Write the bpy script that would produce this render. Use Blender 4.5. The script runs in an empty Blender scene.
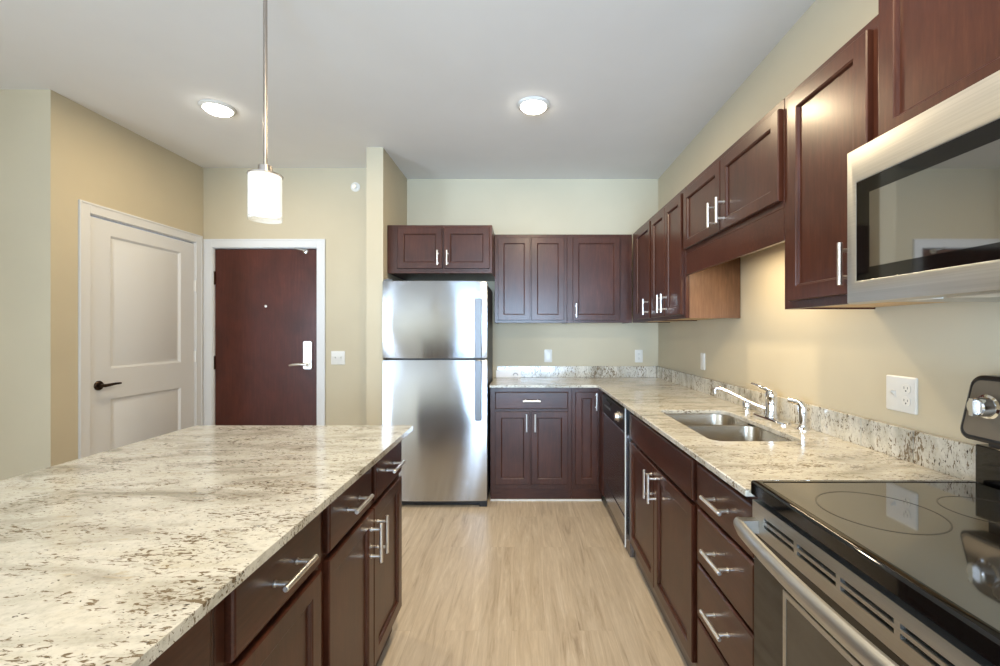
import bpy, math, random
from mathutils import Vector, Matrix
from mathutils.geometry import tessellate_polygon

random.seed(7)
S = bpy.context.scene
COL = S.collection
PI = math.pi

# ------------------------------------------------------------------ camera
HC = 1.33
cam_d = bpy.data.cameras.new('camera')
cam_d.sensor_width = 36.0
cam_d.lens = 442.0 / 1000.0 * 36.0
cam_d.shift_x = -0.023
cam_d.shift_y = -0.0005
cam_d.clip_start = 0.02
cam = bpy.data.objects.new('camera', cam_d)
COL.objects.link(cam)
cam.location = (0, 0, HC)
cam.rotation_euler = (PI / 2, 0, 0)
S.camera = cam

# ------------------------------------------------------------------ world, daylight, exposure
S.view_settings.view_transform = 'Standard'
S.view_settings.look = 'None'
S.view_settings.exposure = 0.06
S.view_settings.gamma = 1.0
S.view_settings.use_curve_mapping = False
W = bpy.data.worlds.new('world')
S.world = W
W.use_nodes = True
bgn = W.node_tree.nodes['Background']
bgn.inputs[0].default_value = (0.62, 0.74, 0.95, 1)
bgn.inputs[1].default_value = 1.5


def area_light(name, loc, rot, sx, sy, power, color, shape='RECTANGLE', spread=None):
    d = bpy.data.lights.new(name, 'AREA')
    d.shape = shape
    d.size = sx
    d.size_y = sy
    d.energy = power
    d.color = color
    if spread:
        d.spread = spread
    o = bpy.data.objects.new(name, d)
    COL.objects.link(o)
    o.location = loc
    o.rotation_euler = rot
    return o


# daylight entering by the big windows of the living room behind the camera
area_light('daylight_rear_window', (0.05, -4.12, 1.25), (PI / 2 + 0.15, 0, -0.06), 2.0, 2.1, 62, (0.52, 0.74, 1.0), spread=math.radians(58))
area_light('daylight_side_window', (-4.12, -2.5, 1.25), (0, -PI / 2 - 0.3, 0), 2.1, 2.2, 290, (0.64, 0.80, 1.0))

WARM = (1.0, 0.78, 0.48)
CAN_W, PENDANT_E, UNDER_W = 16.0, 1.0, 4.0


# ------------------------------------------------------------------ materials
def srgb(r, g, b):
    def f(c):
        c /= 255.0
        return c / 12.92 if c <= 0.04045 else ((c + 0.055) / 1.055) ** 2.4
    return (f(r), f(g), f(b), 1.0)


class NT:
    def __init__(self, name):
        self.m = bpy.data.materials.new(name)
        self.m.use_nodes = True
        self.t = self.m.node_tree
        self.b = self.t.nodes['Principled BSDF']

    def n(self, typ, **kw):
        nd = self.t.nodes.new(typ)
        for k, v in kw.items():
            setattr(nd, k, v)
        return nd

    def l(self, a, b):
        self.t.links.new(a, b)

    def set(self, **kw):
        for k, v in kw.items():
            self.b.inputs[k.replace('_', ' ')].default_value = v
        return self

    def coords(self, scale=(1, 1, 1), rot=(0, 0, 0), rnd=False):
        tc = self.n('ShaderNodeTexCoord')
        mp = self.n('ShaderNodeMapping')
        mp.inputs['Scale'].default_value = scale
        mp.inputs['Rotation'].default_value = rot
        self.l(tc.outputs['Object'], mp.inputs['Vector'])
        if rnd:
            oi = self.n('ShaderNodeObjectInfo')
            mu = self.n('ShaderNodeMath', operation='MULTIPLY')
            mu.inputs[1].default_value = 37.0
            self.l(oi.outputs['Random'], mu.inputs[0])
            self.l(mu.outputs[0], mp.inputs['Location'])
        return mp.outputs['Vector']

    def noise(self, vec, scale, detail=4, rough=0.55, dist=0.0):
        nd = self.n('ShaderNodeTexNoise')
        nd.inputs['Scale'].default_value = scale
        nd.inputs['Detail'].default_value = detail
        nd.inputs['Roughness'].default_value = rough
        nd.inputs['Distortion'].default_value = dist
        self.l(vec, nd.inputs['Vector'])
        return nd.outputs['Fac']

    def ramp(self, fac, stops):
        r = self.n('ShaderNodeValToRGB')
        el = r.color_ramp.elements
        while len(el) < len(stops):
            el.new(0.5)
        for e, (p, c) in zip(el, stops):
            e.position = p
            e.color = c if len(c) == 4 else (*c, 1)
        self.l(fac, r.inputs['Fac'])
        return r.outputs['Color']

    def mix(self, fac, a, b, mode='MIX'):
        m = self.n('ShaderNodeMix', data_type='RGBA', blend_type=mode)
        for s, v in ((m.inputs[0], fac), (m.inputs[6], a), (m.inputs[7], b)):
            if hasattr(v, 'is_output'):
                self.l(v, s)
            else:
                s.default_value = v
        return m.outputs[2]

    def bump(self, h, strength=0.1, dist=0.002):
        b = self.n('ShaderNodeBump')
        b.inputs['Strength'].default_value = strength
        b.inputs['Distance'].default_value = dist
        self.l(h, b.inputs['Height'])
        self.l(b.outputs['Normal'], self.b.inputs['Normal'])

    def color(self, c):
        self.l(c, self.b.inputs['Base Color'])


G1 = lambda v: (v, v, v, 1)


def mat_paint(name, c, rough=0.7, var=0.03, orange_peel=0.08):
    m = NT(name)
    v = m.coords()
    a = tuple(min(1, x * (1 + var)) for x in c[:3])
    b = tuple(x * (1 - var) for x in c[:3])
    m.color(m.ramp(m.noise(v, 2.0, 3), [(0.3, b), (0.7, a)]))
    m.bump(m.noise(v, 260, 2), orange_peel, 0.001)
    m.set(Roughness=rough, Specular_IOR_Level=0.25)
    return m.m


def mat_wood(name, c0, c1, c2, rough=0.3, scale=(9, 9, 0.9), coat=0.15, rot=(0, 0, 0)):
    m = NT(name)
    v = m.coords(scale, rot, True)
    big = m.noise(m.coords((2.2, 2.2, 1.4), rot, True), 2.0, 4, 0.6, 0.6)
    grain = m.noise(v, 9.0, 6, 0.65, 0.4)
    colr = m.ramp(grain, [(0.25, c0), (0.55, c1), (0.8, c2)])
    blot = m.ramp(big, [(0.25, G1(0.68)), (0.75, G1(1.28))])
    m.color(m.mix(1.0, colr, blot, 'MULTIPLY'))
    m.set(Roughness=rough, Coat_Weight=coat, Coat_Roughness=0.18, Specular_IOR_Level=0.32)
    m.bump(grain, 0.05, 0.0008)
    return m.m


def mat_simple(name, c, rough=0.4, metal=0.0, spec=0.5, **kw):
    m = NT(name)
    v = m.coords()
    a = tuple(min(1, x * 1.04) for x in c[:3])
    b = tuple(x * 0.96 for x in c[:3])
    m.color(m.ramp(m.noise(v, 14.0, 3), [(0.3, b), (0.7, a)]))
    m.set(Roughness=rough, Metallic=metal, Specular_IOR_Level=spec, **kw)
    return m.m


def mat_steel(name, c, rough=0.25, brush=(2, 2, 400), aniso=0.0, arot=0.0, amp=0.10):
    m = NT(name)
    v = m.coords(brush)
    nz = m.noise(v, 1.0, 3, 0.6)
    lo = tuple(x * (1 - amp) for x in c[:3])
    hi = tuple(min(1, x * (1 + amp)) for x in c[:3])
    m.color(m.ramp(nz, [(0.3, lo), (0.7, hi)]))
    rr = m.n('ShaderNodeMapRange')
    rr.inputs['To Min'].default_value = rough * 0.85
    rr.inputs['To Max'].default_value = rough * 1.15
    m.l(nz, rr.inputs['Value'])
    m.l(rr.outputs['Result'], m.b.inputs['Roughness'])
    m.set(Metallic=1.0, Anisotropic=aniso, Anisotropic_Rotation=arot)
    if aniso:
        tg = m.n('ShaderNodeTangent')
        tg.direction_type = 'RADIAL'
        tg.axis = 'Z'
        m.l(tg.outputs[0], m.b.inputs['Tangent'])
    return m.m


def mat_emit(name, c, strength, base=1.0):
    m = NT(name)
    v = m.coords()
    col = m.ramp(m.noise(v, 3.0, 1), [(0.0, c), (1.0, c)])
    m.color(m.mix(1.0, col, G1(base), 'MULTIPLY'))
    m.l(col, m.b.inputs['Emission Color'])
    m.b.inputs['Emission Strength'].default_value = strength
    m.set(Roughness=0.3)
    return m.m


def mat_granite(name, st=(1.0, 2.6, 2.0), st2=(1.0, 2.9, 2.4), bias=0.0):
    m = NT(name)
    v = m.coords((1, 1, 1), (0, 0, 0.25))
    vs = m.coords(st, (0, 0, 0.25))
    warp = m.noise(vs, 3.2, 5, 0.6, 0.8)
    base = m.ramp(warp, [(0.28, srgb(138, 133, 119)), (0.40, srgb(178, 174, 162)), (0.55, srgb(206, 203, 193)), (0.75, srgb(190, 184, 167))])
    fine = m.noise(v, 95, 3, 0.7)
    base = m.mix(0.55, base, m.ramp(fine, [(0.3, G1(0.72)), (0.5, G1(1.0)), (0.7, G1(1.1))]), 'MULTIPLY')
    cl = m.noise(vs, 4.5, 4, 0.65, 0.5)
    cl2 = m.noise(vs, 11.0, 3, 0.6, 0.3)
    # grey-brown flecks
    f1 = m.noise(vs, 52, 4, 0.62, 0.9)
    ad = m.n('ShaderNodeMath', operation='MULTIPLY_ADD')
    m.l(cl, ad.inputs[0])
    ad.inputs[1].default_value = 0.55
    m.l(f1, ad.inputs[2])
    k1 = m.ramp(ad.outputs[0], [(0.865 - bias, G1(0)), (0.925 - bias, G1(1))])
    c1 = m.mix(k1, base, srgb(112, 98, 78))
    # dark flecks
    f2 = m.noise(m.coords(st2, (0.2, 0.1, 0.05)), 74, 2, 0.5, 0.6)
    ad2 = m.n('ShaderNodeMath', operation='MULTIPLY_ADD')
    m.l(cl2, ad2.inputs[0])
    ad2.inputs[1].default_value = 0.42
    m.l(f2, ad2.inputs[2])
    k2 = m.ramp(ad2.outputs[0], [(0.905 - bias, G1(0)), (0.94 - bias, G1(1))])
    c2 = m.mix(k2, c1, srgb(52, 42, 34))
    # tan mineral stains
    f3 = m.noise(vs, 16, 3, 0.6, 0.5)
    k3 = m.ramp(f3, [(0.62, G1(0)), (0.74, G1(0.45))])
    m.color(m.mix(k3, c2, srgb(172, 154, 120)))
    m.set(Roughness=0.12, Specular_IOR_Level=0.5)
    return m.m


def mat_floor():
    m = NT('oak_plank_floor')
    tc = m.n('ShaderNodeTexCoord')
    mp = m.n('ShaderNodeMapping')
    mp.inputs['Rotation'].default_value = (0, 0, PI / 2)
    mp.inputs['Location'].default_value = (0.3, 0.05, 0)
    m.l(tc.outputs['Object'], mp.inputs['Vector'])
    br = m.n('ShaderNodeTexBrick')
    br.offset = 0.37
    br.inputs['Color1'].default_value = G1(0.0)
    br.inputs['Color2'].default_value = G1(1.0)
    br.inputs['Mortar'].default_value = G1(0.5)
    br.inputs['Scale'].default_value = 1.0
    br.inputs['Mortar Size'].default_value = 0.0012
    br.inputs['Brick Width'].default_value = 1.22
    br.inputs['Row Height'].default_value = 0.15
    m.l(mp.outputs['Vector'], br.inputs['Vector'])
    tone = br.outputs['Color']
    off = m.n('ShaderNodeVectorMath', operation='MULTIPLY_ADD')
    m.l(tone, off.inputs[0])
    off.inputs[1].default_value = (3.1, 7.7, 0)
    m.l(tc.outputs['Object'], off.inputs[2])
    mp2 = m.n('ShaderNodeMapping')
    mp2.inputs['Scale'].default_value = (5.5, 0.42, 1)
    m.l(off.outputs[0], mp2.inputs['Vector'])
    grain = m.noise(mp2.outputs['Vector'], 4.0, 6, 0.62, 1.6)
    fine = m.n('ShaderNodeMapping')
    fine.inputs['Scale'].default_value = (60, 3.5, 1)
    m.l(off.outputs[0], fine.inputs['Vector'])
    fg = m.noise(fine.outputs['Vector'], 4.0, 3, 0.6)
    c = m.ramp(grain, [(0.26, srgb(166, 149, 129)), (0.42, srgb(194, 178, 156)), (0.58, srgb(206, 191, 170)), (0.76, srgb(220, 208, 191))])
    c = m.mix(0.5, c, m.ramp(fg, [(0.3, G1(0.86)), (0.7, G1(1.08))]), 'MULTIPLY')
    c = m.mix(0.8, c, m.ramp(tone, [(0.0, G1(0.94)), (1.0, G1(1.04))]), 'MULTIPLY')
    fm = m.n('ShaderNodeMath', operation='MULTIPLY')
    m.l(br.outputs['Fac'], fm.inputs[0])
    fm.inputs[1].default_value = 0.2
    c = m.mix(fm.outputs[0], c, srgb(176, 154, 126))
    m.color(c)
    m.set(Roughness=0.38, Specular_IOR_Level=0.35)
    m.bump(grain, 0.06, 0.001)
    return m.m


PAINT = mat_paint('beige_wall_paint', srgb(201, 190, 165))
CEIL = mat_paint('ceiling_paint', srgb(234, 233, 231), 0.8, 0.02)
TRIM = mat_paint('white_trim_paint', srgb(222, 223, 224), 0.4, 0.01, 0.02)
FLOOR = mat_floor()
WOOD = mat_wood('cherry_stained_wood', srgb(57, 28, 19), srgb(71, 38, 26), srgb(85, 51, 37))
WOODH = mat_wood('cherry_stained_wood_across', srgb(57, 28, 19), srgb(71, 38, 26), srgb(85, 51, 37), scale=(0.9, 9, 9))
SIDE_LAMPLIT = mat_wood('cherry_veneer_lamplit', srgb(96, 66, 44), srgb(110, 78, 54), srgb(124, 90, 64), 0.4)  # cherry stain lightened: light of the under-cabinet lamp is in the colour
TOE_GLARE = mat_wood('toe_board_glare', srgb(96, 84, 76), srgb(118, 106, 98), srgb(136, 124, 116), 0.35, (0.9, 9, 9))  # greyed copy of the toe board, glare painted into the colour
MAPLE = mat_wood('maple_plywood', srgb(182, 146, 100), srgb(202, 168, 120), srgb(214, 184, 138), 0.5, coat=0.0)
ENTRY = mat_wood('mahogany_door_veneer', srgb(68, 29, 20), srgb(78, 36, 26), srgb(88, 44, 33), 0.36, (7, 7, 0.5))
GRAN = mat_granite('cream_granite', bias=0.012)
GRAN2 = mat_granite('cream_granite_upstand', (2.2, 2.2, 0.9), (2.6, 2.4, 0.9), 0.03)
STEEL = mat_steel('brushed_steel', (0.51, 0.50, 0.47, 1), 0.42, (2, 2, 300))
FSTEEL = mat_steel('fridge_steel', (0.50, 0.51, 0.53, 1), 0.22, (260, 4, 3), 1.0, 0.25, 0.04)
FSTEEL_T = FSTEEL.node_tree
fn = FSTEEL_T.nodes.new('ShaderNodeTexNoise')
fn.inputs['Scale'].default_value = 2.6
fn.inputs['Detail'].default_value = 1.0
ftc = FSTEEL_T.nodes.new('ShaderNodeTexCoord')
FSTEEL_T.links.new(ftc.outputs['Object'], fn.inputs['Vector'])
fb = FSTEEL_T.nodes.new('ShaderNodeBump')
fb.inputs['Strength'].default_value = 1.0
fb.inputs['Distance'].default_value = 0.006
FSTEEL_T.links.new(fn.outputs['Fac'], fb.inputs['Height'])
FSTEEL_T.links.new(fb.outputs['Normal'], FSTEEL_T.nodes['Principled BSDF'].inputs['Normal'])
NICKEL = mat_steel('satin_nickel', (0.88, 0.86, 0.82, 1), 0.34, (40, 40, 40), amp=0.03)
CHROME = mat_steel('chrome', (0.80, 0.81, 0.83, 1), 0.06, (20, 20, 20), amp=0.02)
SINKS = mat_steel('sink_steel', (0.46, 0.41, 0.34, 1), 0.26, (3, 200, 3), amp=0.05)  # tan of warm reflections in the bowls put into the base colour
BRONZE = mat_simple('dark_bronze', srgb(70, 56, 46), 0.3, 1.0)
DARKSTEEL = mat_steel('dark_steel', (0.40, 0.39, 0.41, 1), 0.24, (3, 3, 200), amp=0.05)
BLACK = mat_simple('black_plastic', srgb(20, 20, 22), 0.35)
GAP = mat_simple('dark_recess', srgb(12, 11, 10), 0.8, spec=0.1)
HANDM = mat_simple('handle_grey_metal', srgb(120, 122, 126), 0.42, 0.5)
GREYP = mat_simple('grey_plastic', srgb(96, 98, 100), 0.4)
FRSIDE = mat_simple('fridge_side_grey', srgb(62, 62, 64), 0.5)
WHITEP = mat_simple('white_plastic', srgb(228, 226, 220), 0.35)
BGLASS = mat_simple('black_glass', srgb(10, 9, 8), 0.05, spec=0.5, IOR=1.5)
CTOP = mat_simple('ceramic_glass', srgb(30, 27, 22), 0.05, spec=0.5, IOR=3.1)
MWGLASS = mat_simple('mirror_tint_glass', srgb(30, 30, 28), 0.03, spec=0.5, IOR=3.4)
OVENW = mat_simple('oven_window_glass', srgb(40, 37, 32), 0.06, spec=0.5, IOR=1.7)
RINGM = mat_simple('burner_print', srgb(46, 42, 36), 0.12)
PANELST = mat_simple('control_panel_grey', srgb(112, 101, 86), 0.4, 0.3)
RODM = mat_steel('brown_nickel', (0.45, 0.40, 0.36, 1), 0.3, (30, 30, 30), amp=0.03)
LENS = mat_emit('lit_lens', (1.0, 0.95, 0.82, 1), 26.0)
BULB = mat_emit('lit_bulb', (1.0, 0.92, 0.78, 1), 4.0)
SHADE = mat_emit('lit_opal_glass', (1.0, 0.93, 0.80, 1), PENDANT_E, 0.35)
LEDM = mat_emit('lit_led_strip', (1.0, 0.85, 0.6, 1), 5.0)
PAPER = mat_simple('white_paper', srgb(250, 251, 255), 0.5)
INK = mat_simple('grey_ink', srgb(150, 152, 160), 0.6)


def mat_glass():
    m = NT('window_glass')
    m.set(Roughness=0.02, Alpha=0.15, Base_Color=(0.9, 0.95, 1, 1))
    return m.m


GLASS = mat_glass()


def mat_clear():
    m = NT('clear_glass')
    m.set(Roughness=0.03, Alpha=0.22, Base_Color=(0.85, 0.87, 0.86, 1), IOR=1.5)
    return m.m


CLEAR = mat_clear()


# ------------------------------------------------------------------ mesh builder
class MB:
    def __init__(self):
        self.v = []
        self.f = []

    def add(self, vs, fs):
        o = len(self.v)
        self.v += [tuple(p) for p in vs]
        self.f += [tuple(i + o for i in f) for f in fs]
        return self

    def box(self, x0, x1, y0, y1, z0, z1):
        return self.add([(x0, y0, z0), (x1, y0, z0), (x1, y1, z0), (x0, y1, z0), (x0, y0, z1), (x1, y0, z1), (x1, y1, z1), (x0, y1, z1)],
                        [(0, 3, 2, 1), (4, 5, 6, 7), (0, 1, 5, 4), (1, 2, 6, 5), (2, 3, 7, 6), (3, 0, 4, 7)])

    def loft(self, loops, cap0=True, cap1=True):
        n = len(loops[0])
        vs = [p for L in loops for p in L]
        fs = []
        for k in range(len(loops) - 1):
            for i in range(n):
                j = (i + 1) % n
                fs.append((k * n + i, k * n + j, (k + 1) * n + j, (k + 1) * n + i))
        if cap0:
            fs.append(tuple(reversed(range(n))))
        if cap1:
            fs.append(tuple((len(loops) - 1) * n + i for i in range(n)))
        return self.add(vs, fs)

    def tube(self, pts, r, n=14):
        pts = [Vector(p) for p in pts]
        rs = r if isinstance(r, (list, tuple)) else [r] * len(pts)
        t0 = (pts[1] - pts[0]).normalized()
        up = Vector((0, 0, 1)) if abs(t0.z) < 0.9 else Vector((1, 0, 0))
        loops = []
        for i, p in enumerate(pts):
            t = (pts[min(i + 1, len(pts) - 1)] - pts[max(i - 1, 0)]).normalized()
            u = (up - t * up.dot(t)).normalized()
            w = t.cross(u)
            up = u
            loops.append([p + (u * math.cos(a) + w * math.sin(a)) * rs[i] for a in (2 * PI * k / n for k in range(n))])
        return self.loft(loops)

    def lathe(self, prof, c=(0, 0, 0), n=28, axis='Z', cap=True):
        loops = []
        for r, h in prof:
            L = []
            for k in range(n):
                a = 2 * PI * k / n
                x, y = max(r, 1e-4) * math.cos(a), max(r, 1e-4) * math.sin(a)
                if axis == 'Z':
                    p = (c[0] + x, c[1] + y, c[2] + h)
                elif axis == 'Y':
                    p = (c[0] + x, c[1] + h, c[2] - y)
                else:
                    p = (c[0] + h, c[1] + x, c[2] + y)
                L.append(p)
            loops.append(L)
        return self.loft(loops, cap, cap)

    def prism(self, poly, z0, z1, holes=()):
        """poly, holes: lists of (x, y); extruded in z."""
        rings = [list(poly)] + [list(h) for h in holes]
        tris = tessellate_polygon([[Vector((x, y, 0)) for x, y in r] for r in rings])
        flat = [p for r in rings for p in r]
        n = len(flat)
        vs = [(x, y, z1) for x, y in flat] + [(x, y, z0) for x, y in flat]
        fs = []
        for t in tris:
            a, b, c = (flat[i] for i in t)
            s = (b[0] - a[0]) * (c[1] - a[1]) - (b[1] - a[1]) * (c[0] - a[0])
            t = tuple(t) if s > 0 else tuple(reversed(t))
            fs.append(t)
            fs.append(tuple(i + n for i in reversed(t)))
        o = 0
        for r in rings:
            m = len(r)
            for i in range(m):
                j = (i + 1) % m
                fs.append((o + i, o + j, n + o + j, n + o + i))
            o += m
        return self.add(vs, fs)

    def build(self, name, mat, parent=None, bevel=0.0, smooth=True, loc=None, seg=2):
        me = bpy.data.meshes.new(name)
        me.from_pydata(self.v, [], self.f)
        me.materials.append(mat)
        import bmesh
        bm = bmesh.new()
        bm.from_mesh(me)
        bmesh.ops.recalc_face_normals(bm, faces=bm.faces)
        bm.to_mesh(me)
        bm.free()
        if smooth:
            me.polygons.foreach_set('use_smooth', [True] * len(me.polygons))
            me.set_sharp_from_angle(angle=math.radians(32))
        o = bpy.data.objects.new(name, me)
        COL.objects.link(o)
        if parent:
            o.parent = parent
        if loc:
            o.location = loc
        if bevel:
            b = o.modifiers.new('edge', 'BEVEL')
            b.width = bevel
            b.segments = seg
            b.limit_method = 'ANGLE'
            b.angle_limit = math.radians(40)
        return o


def thing(name, label, cat, loc=(0, 0, 0), rotz=0.0, group=None, kind='thing'):
    o = bpy.data.objects.new(name, None)
    o.empty_display_size = 0.1
    COL.objects.link(o)
    o.location = loc
    o.rotation_euler = (0, 0, rotz)
    return tag(o, label, cat, group, kind)


def tag(o, label, cat, group=None, kind='thing'):
    o['label'] = label
    o['category'] = cat
    o['kind'] = kind
    if group:
        o['group'] = group
    return o


def struct(mb, name, mat, label=None, parent=None, bevel=0.0):
    o = mb.build(name, mat, parent, bevel)
    o['kind'] = 'structure'
    if label:
        o['label'] = label
        o['category'] = name.split('_')[0]
    return o


def rrect(x0, x1, y0, y1, r, n=6):
    """rounded rectangle, counter-clockwise; r = radius or four radii (x0y0, x1y0, x1y1, x0y1)."""
    r = r if isinstance(r, (list, tuple)) else [r] * 4
    out = []
    for (cx, cy, rr, a0) in ((x0 + r[0], y0 + r[0], r[0], PI), (x1 - r[1], y0 + r[1], r[1], 1.5 * PI), (x1 - r[2], y1 - r[2], r[2], 0), (x0 + r[3], y1 - r[3], r[3], 0.5 * PI)):
        for k in range(n + 1):
            a = a0 + 0.5 * PI * k / n
            out.append((cx + rr * math.cos(a), cy + rr * math.sin(a)))
    return out


# ------------------------------------------------------------------ layout constants
XR = 1.245          # right wall face
YB = 4.07           # kitchen back wall
YE = 3.80           # entry wall
XL = -2.747         # wall of the white door
YN = 2.57           # wall beside it, facing the camera
XP0, XP1, YP = -1.195, -1.068, 3.374   # partition beside the fridge
CH = 2.743          # ceiling
CT, CB = 0.920, 0.899
ICT, ICB = 0.912, 0.891   # countertop top, underside
REAR, LIVL = -4.2, -4.2

# ------------------------------------------------------------------ room shell
fl = MB().box(-4.35, 1.36, -4.35, 4.2, -0.08, 0)
struct(fl, 'floor', FLOOR, 'light oak plank floor running between island and cabinets')
struct(MB().box(-4.35, 1.36, -4.35, 4.2, CH, CH + 0.1), 'ceiling', CEIL, 'smooth pale grey ceiling over the whole kitchen')
struct(MB().box(XR, XR + 0.1, -4.3, YB + 0.1, 0, CH), 'wall_right', PAINT, 'beige wall behind the sink, faucet and stove')
struct(MB().box(XP1, XR, YB, YB + 0.1, 0, CH), 'wall_back', PAINT, 'beige wall behind the refrigerator and corner cabinets')
struct(MB().box(XP0, XP1, YP, YB + 0.1, 0, CH), 'wall_partition', PAINT, 'narrow beige wall end standing beside the refrigerator')
# entry wall with the opening of the brown door
DE0, DE1, DEH = -2.675, -1.763, 2.066
struct(MB().box(XL - 0.1, DE0, YE, YE + 0.12, 0, CH).box(DE1, XP0, YE, YE + 0.12, 0, CH).box(DE0, DE1, YE, YE + 0.12, DEH, CH),
       'wall_entry', PAINT, 'beige wall holding the dark brown entry door')
DW0, DW1, DWH = 2.79, 3.71, 2.09
struct(MB().box(XL - 0.1, XL, YN, DW0, 0, CH).box(XL - 0.1, XL, DW1, YE, 0, CH).box(XL - 0.1, XL, DW0, DW1, DWH, CH),
       'wall_left', PAINT, 'beige wall holding the white panelled door')
struct(MB().box(LIVL - 0.1, XL - 0.1, YN, YN + 0.1, 0, CH), 'wall_corner', PAINT, 'greyish wall at the far left edge facing the camera')
# living room behind the camera, with the windows that light the kitchen
wx0, wx1, wz0, wz1 = -1.0, 1.1, 0.15, 2.35
struct(MB().box(LIVL - 0.1, wx0, REAR - 0.1, REAR, 0, CH).box(wx1, XR, REAR - 0.1, REAR, 0, CH)
       .box(wx0, wx1, REAR - 0.1, REAR, 0, wz0).box(wx0, wx1, REAR - 0.1, REAR, wz1, CH), 'wall_rear', PAINT, 'living room wall with a wide window behind the camera')
sy0, sy1 = -3.6, -1.4
struct(MB().box(LIVL - 0.1, LIVL, REAR, sy0, 0, CH).box(LIVL - 0.1, LIVL, sy1, YN, 0, CH)
       .box(LIVL - 0.1, LIVL, sy0, sy1, 0, wz0).box(LIVL - 0.1, LIVL, sy0, sy1, wz1, CH), 'wall_living', PAINT, 'living room side wall with a window outside the view')


def window(name, x0, x1, loc, rotz, label, n=3):
    t = thing(name, label, 'window', loc, rotz, kind='structure')
    fr = MB().box(x0, x1, 0, 0.06, wz0, wz0 + 0.05).box(x0, x1, 0, 0.06, wz1 - 0.05, wz1)
    for k in range(n + 1):
        c = x0 + 0.025 + (x1 - x0 - 0.05) * k / n
        fr.box(c - 0.025, c + 0.025, 0.002, 0.058, wz0 + 0.05, wz1 - 0.05)
    fr.build('window_frame', TRIM, t)
    for k in range(n):
        a = x0 + 0.05 + (x1 - x0 - 0.05) * k / n
        b = x0 + (x1 - x0 - 0.05) * (k + 1) / n
        MB().box(a, b, 0.026, 0.034, wz0 + 0.05, wz1 - 0.05).build('pane', GLASS, t)


window('window_2', sy0, sy1, (LIVL - 0.02, 0, 0), PI / 2, 'living room side window outside the view', 3)
window('window_1', wx0, wx1, (0, REAR - 0.08, 0), 0, 'wide living room window behind the camera')


# ------------------------------------------------------------------ interior doors
def casing(mb, x0, x1, h, w=0.062, y=-0.011):
    mb.box(x0 - w, x0 + 0.006, y, 0, 0, h + w)
    mb.box(x1 - 0.006, x1 + w, y, 0, 0, h + w)
    mb.box(x0 + 0.006, x1 - 0.006, y, 0, h - 0.006, h + w)
    # small raised outer band
    mb.box(x0 - w, x0 - w + 0.014, y - 0.004, y, 0, h + w)
    mb.box(x1 + w - 0.014, x1 + w, y - 0.004, y, 0, h + w)
    mb.box(x0 - w + 0.014, x1 + w - 0.014, y - 0.004, y, h + w - 0.014, h + w)
    # jamb inside the opening
    mb.box(x0, x0 + 0.012, 0, 0.1, 0, h)
    mb.box(x1 - 0.012, x1, 0, 0.1, 0, h)
    mb.box(x0 + 0.012, x1 - 0.012, 0, 0.1, h - 0.012, h)
    return mb


def empty_struct(name, label, loc, rotz):
    return thing(name, label, 'door', loc, rotz, kind='structure')


# white two-panel door, faces +X : local x -> +Y
d1 = empty_struct('door_1', 'closed white two-panel door with dark lever handle', (XL, DW0, 0), PI / 2)
wd = DW1 - DW0
tr1 = thing('trim_1', 'white casing around the white panelled door', 'trim', (XL, DW0, 0), PI / 2, kind='structure')
casing(MB(), 0, wd, DWH).build('casing', TRIM, tr1, 0.002)
a, b, top, y0 = 0.0145, wd - 0.0145, DWH - 0.021, 0.003
px0, px1 = a + 0.142, b - 0.142
slab = MB()
slab.box(a, px0, y0, y0 + 0.036, 0.008, top).box(px1, b, y0, y0 + 0.036, 0.008, top)
for z0, z1 in ((0.008, 0.24), (0.889, 1.089), (1.975, top)):
    slab.box(px0, px1, y0, y0 + 0.036, z0, z1)
for z0, z1 in ((0.24, 0.889), (1.089, 1.975)):
    def R(i, d):
        return [(px0 + i, y0 + d, z0 + i), (px1 - i, y0 + d, z0 + i), (px1 - i, y0 + d, z1 - i), (px0 + i, y0 + d, z1 - i)]
    slab.loft([R(0, 0.036), R(0, 0.0), R(0.006, 0.004), R(0.014, 0.013), R(0.022, 0.014), R(0.042, 0.007), R(0.046, 0.005)])
slab.build('door_panel', TRIM, d1)
lv = MB().lathe([(0.031, 0), (0.031, -0.006), (0.026, -0.012), (0.012, -0.014), (0.011, -0.05), (0.0, -0.052)], (0.072, y0, 0.986), 24, 'Y')
lv.tube([(0.072, y0 - 0.046, 0.986), (0.10, y0 - 0.05, 0.988), (0.14, y0 - 0.048, 0.991), (0.185, y0 - 0.044, 0.990)], [0.011, 0.010, 0.0085, 0.006])
o = lv.build('lever_handle', BRONZE, d1)
o['label'] = 'dark bronze lever handle'
for hz in (1.72, 1.13, 0.28):
    MB().box(b - 0.004, b + 0.014, y0 - 0.006, y0, hz - 0.045, hz + 0.045).tube([(b + 0.008, y0 - 0.008, hz - 0.047), (b + 0.008, y0 - 0.008, hz + 0.047)], 0.006, 10).build('hinge', NICKEL, d1)

# brown entry door, faces -Y
d2 = empty_struct('door_2', 'closed dark brown flush entry door with chrome lock plate', (DE0, YE, 0), 0)
we = DE1 - DE0
tr2 = thing('trim_2', 'white casing around the brown entry door', 'trim', (DE0, YE, 0), 0, kind='structure')
casing(MB(), 0, we, DEH, 0.066).build('casing', TRIM, tr2, 0.002)
y0 = 0.02
MB().box(0.015, we - 0.015, y0, y0 + 0.044, 0.008, DEH - 0.016).build('door_panel', ENTRY, d2, 0.002)
lx = -1.853 - DE0
lk = MB().prism([(x, z) for x, z in rrect(lx - 0.036, lx + 0.036, 1.015, 1.255, 0.014)], -0.0, 0.022)
lk.v = [(x, y0 - z, y) for x, y, z in lk.v]
lk.lathe([(0.014, 0), (0.014, -0.01), (0.010, -0.012), (0, -0.012)], (lx, y0 - 0.021, 1.215), 16, 'Y')
lk.build('lock_plate', NICKEL, d2, 0.003)
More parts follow.
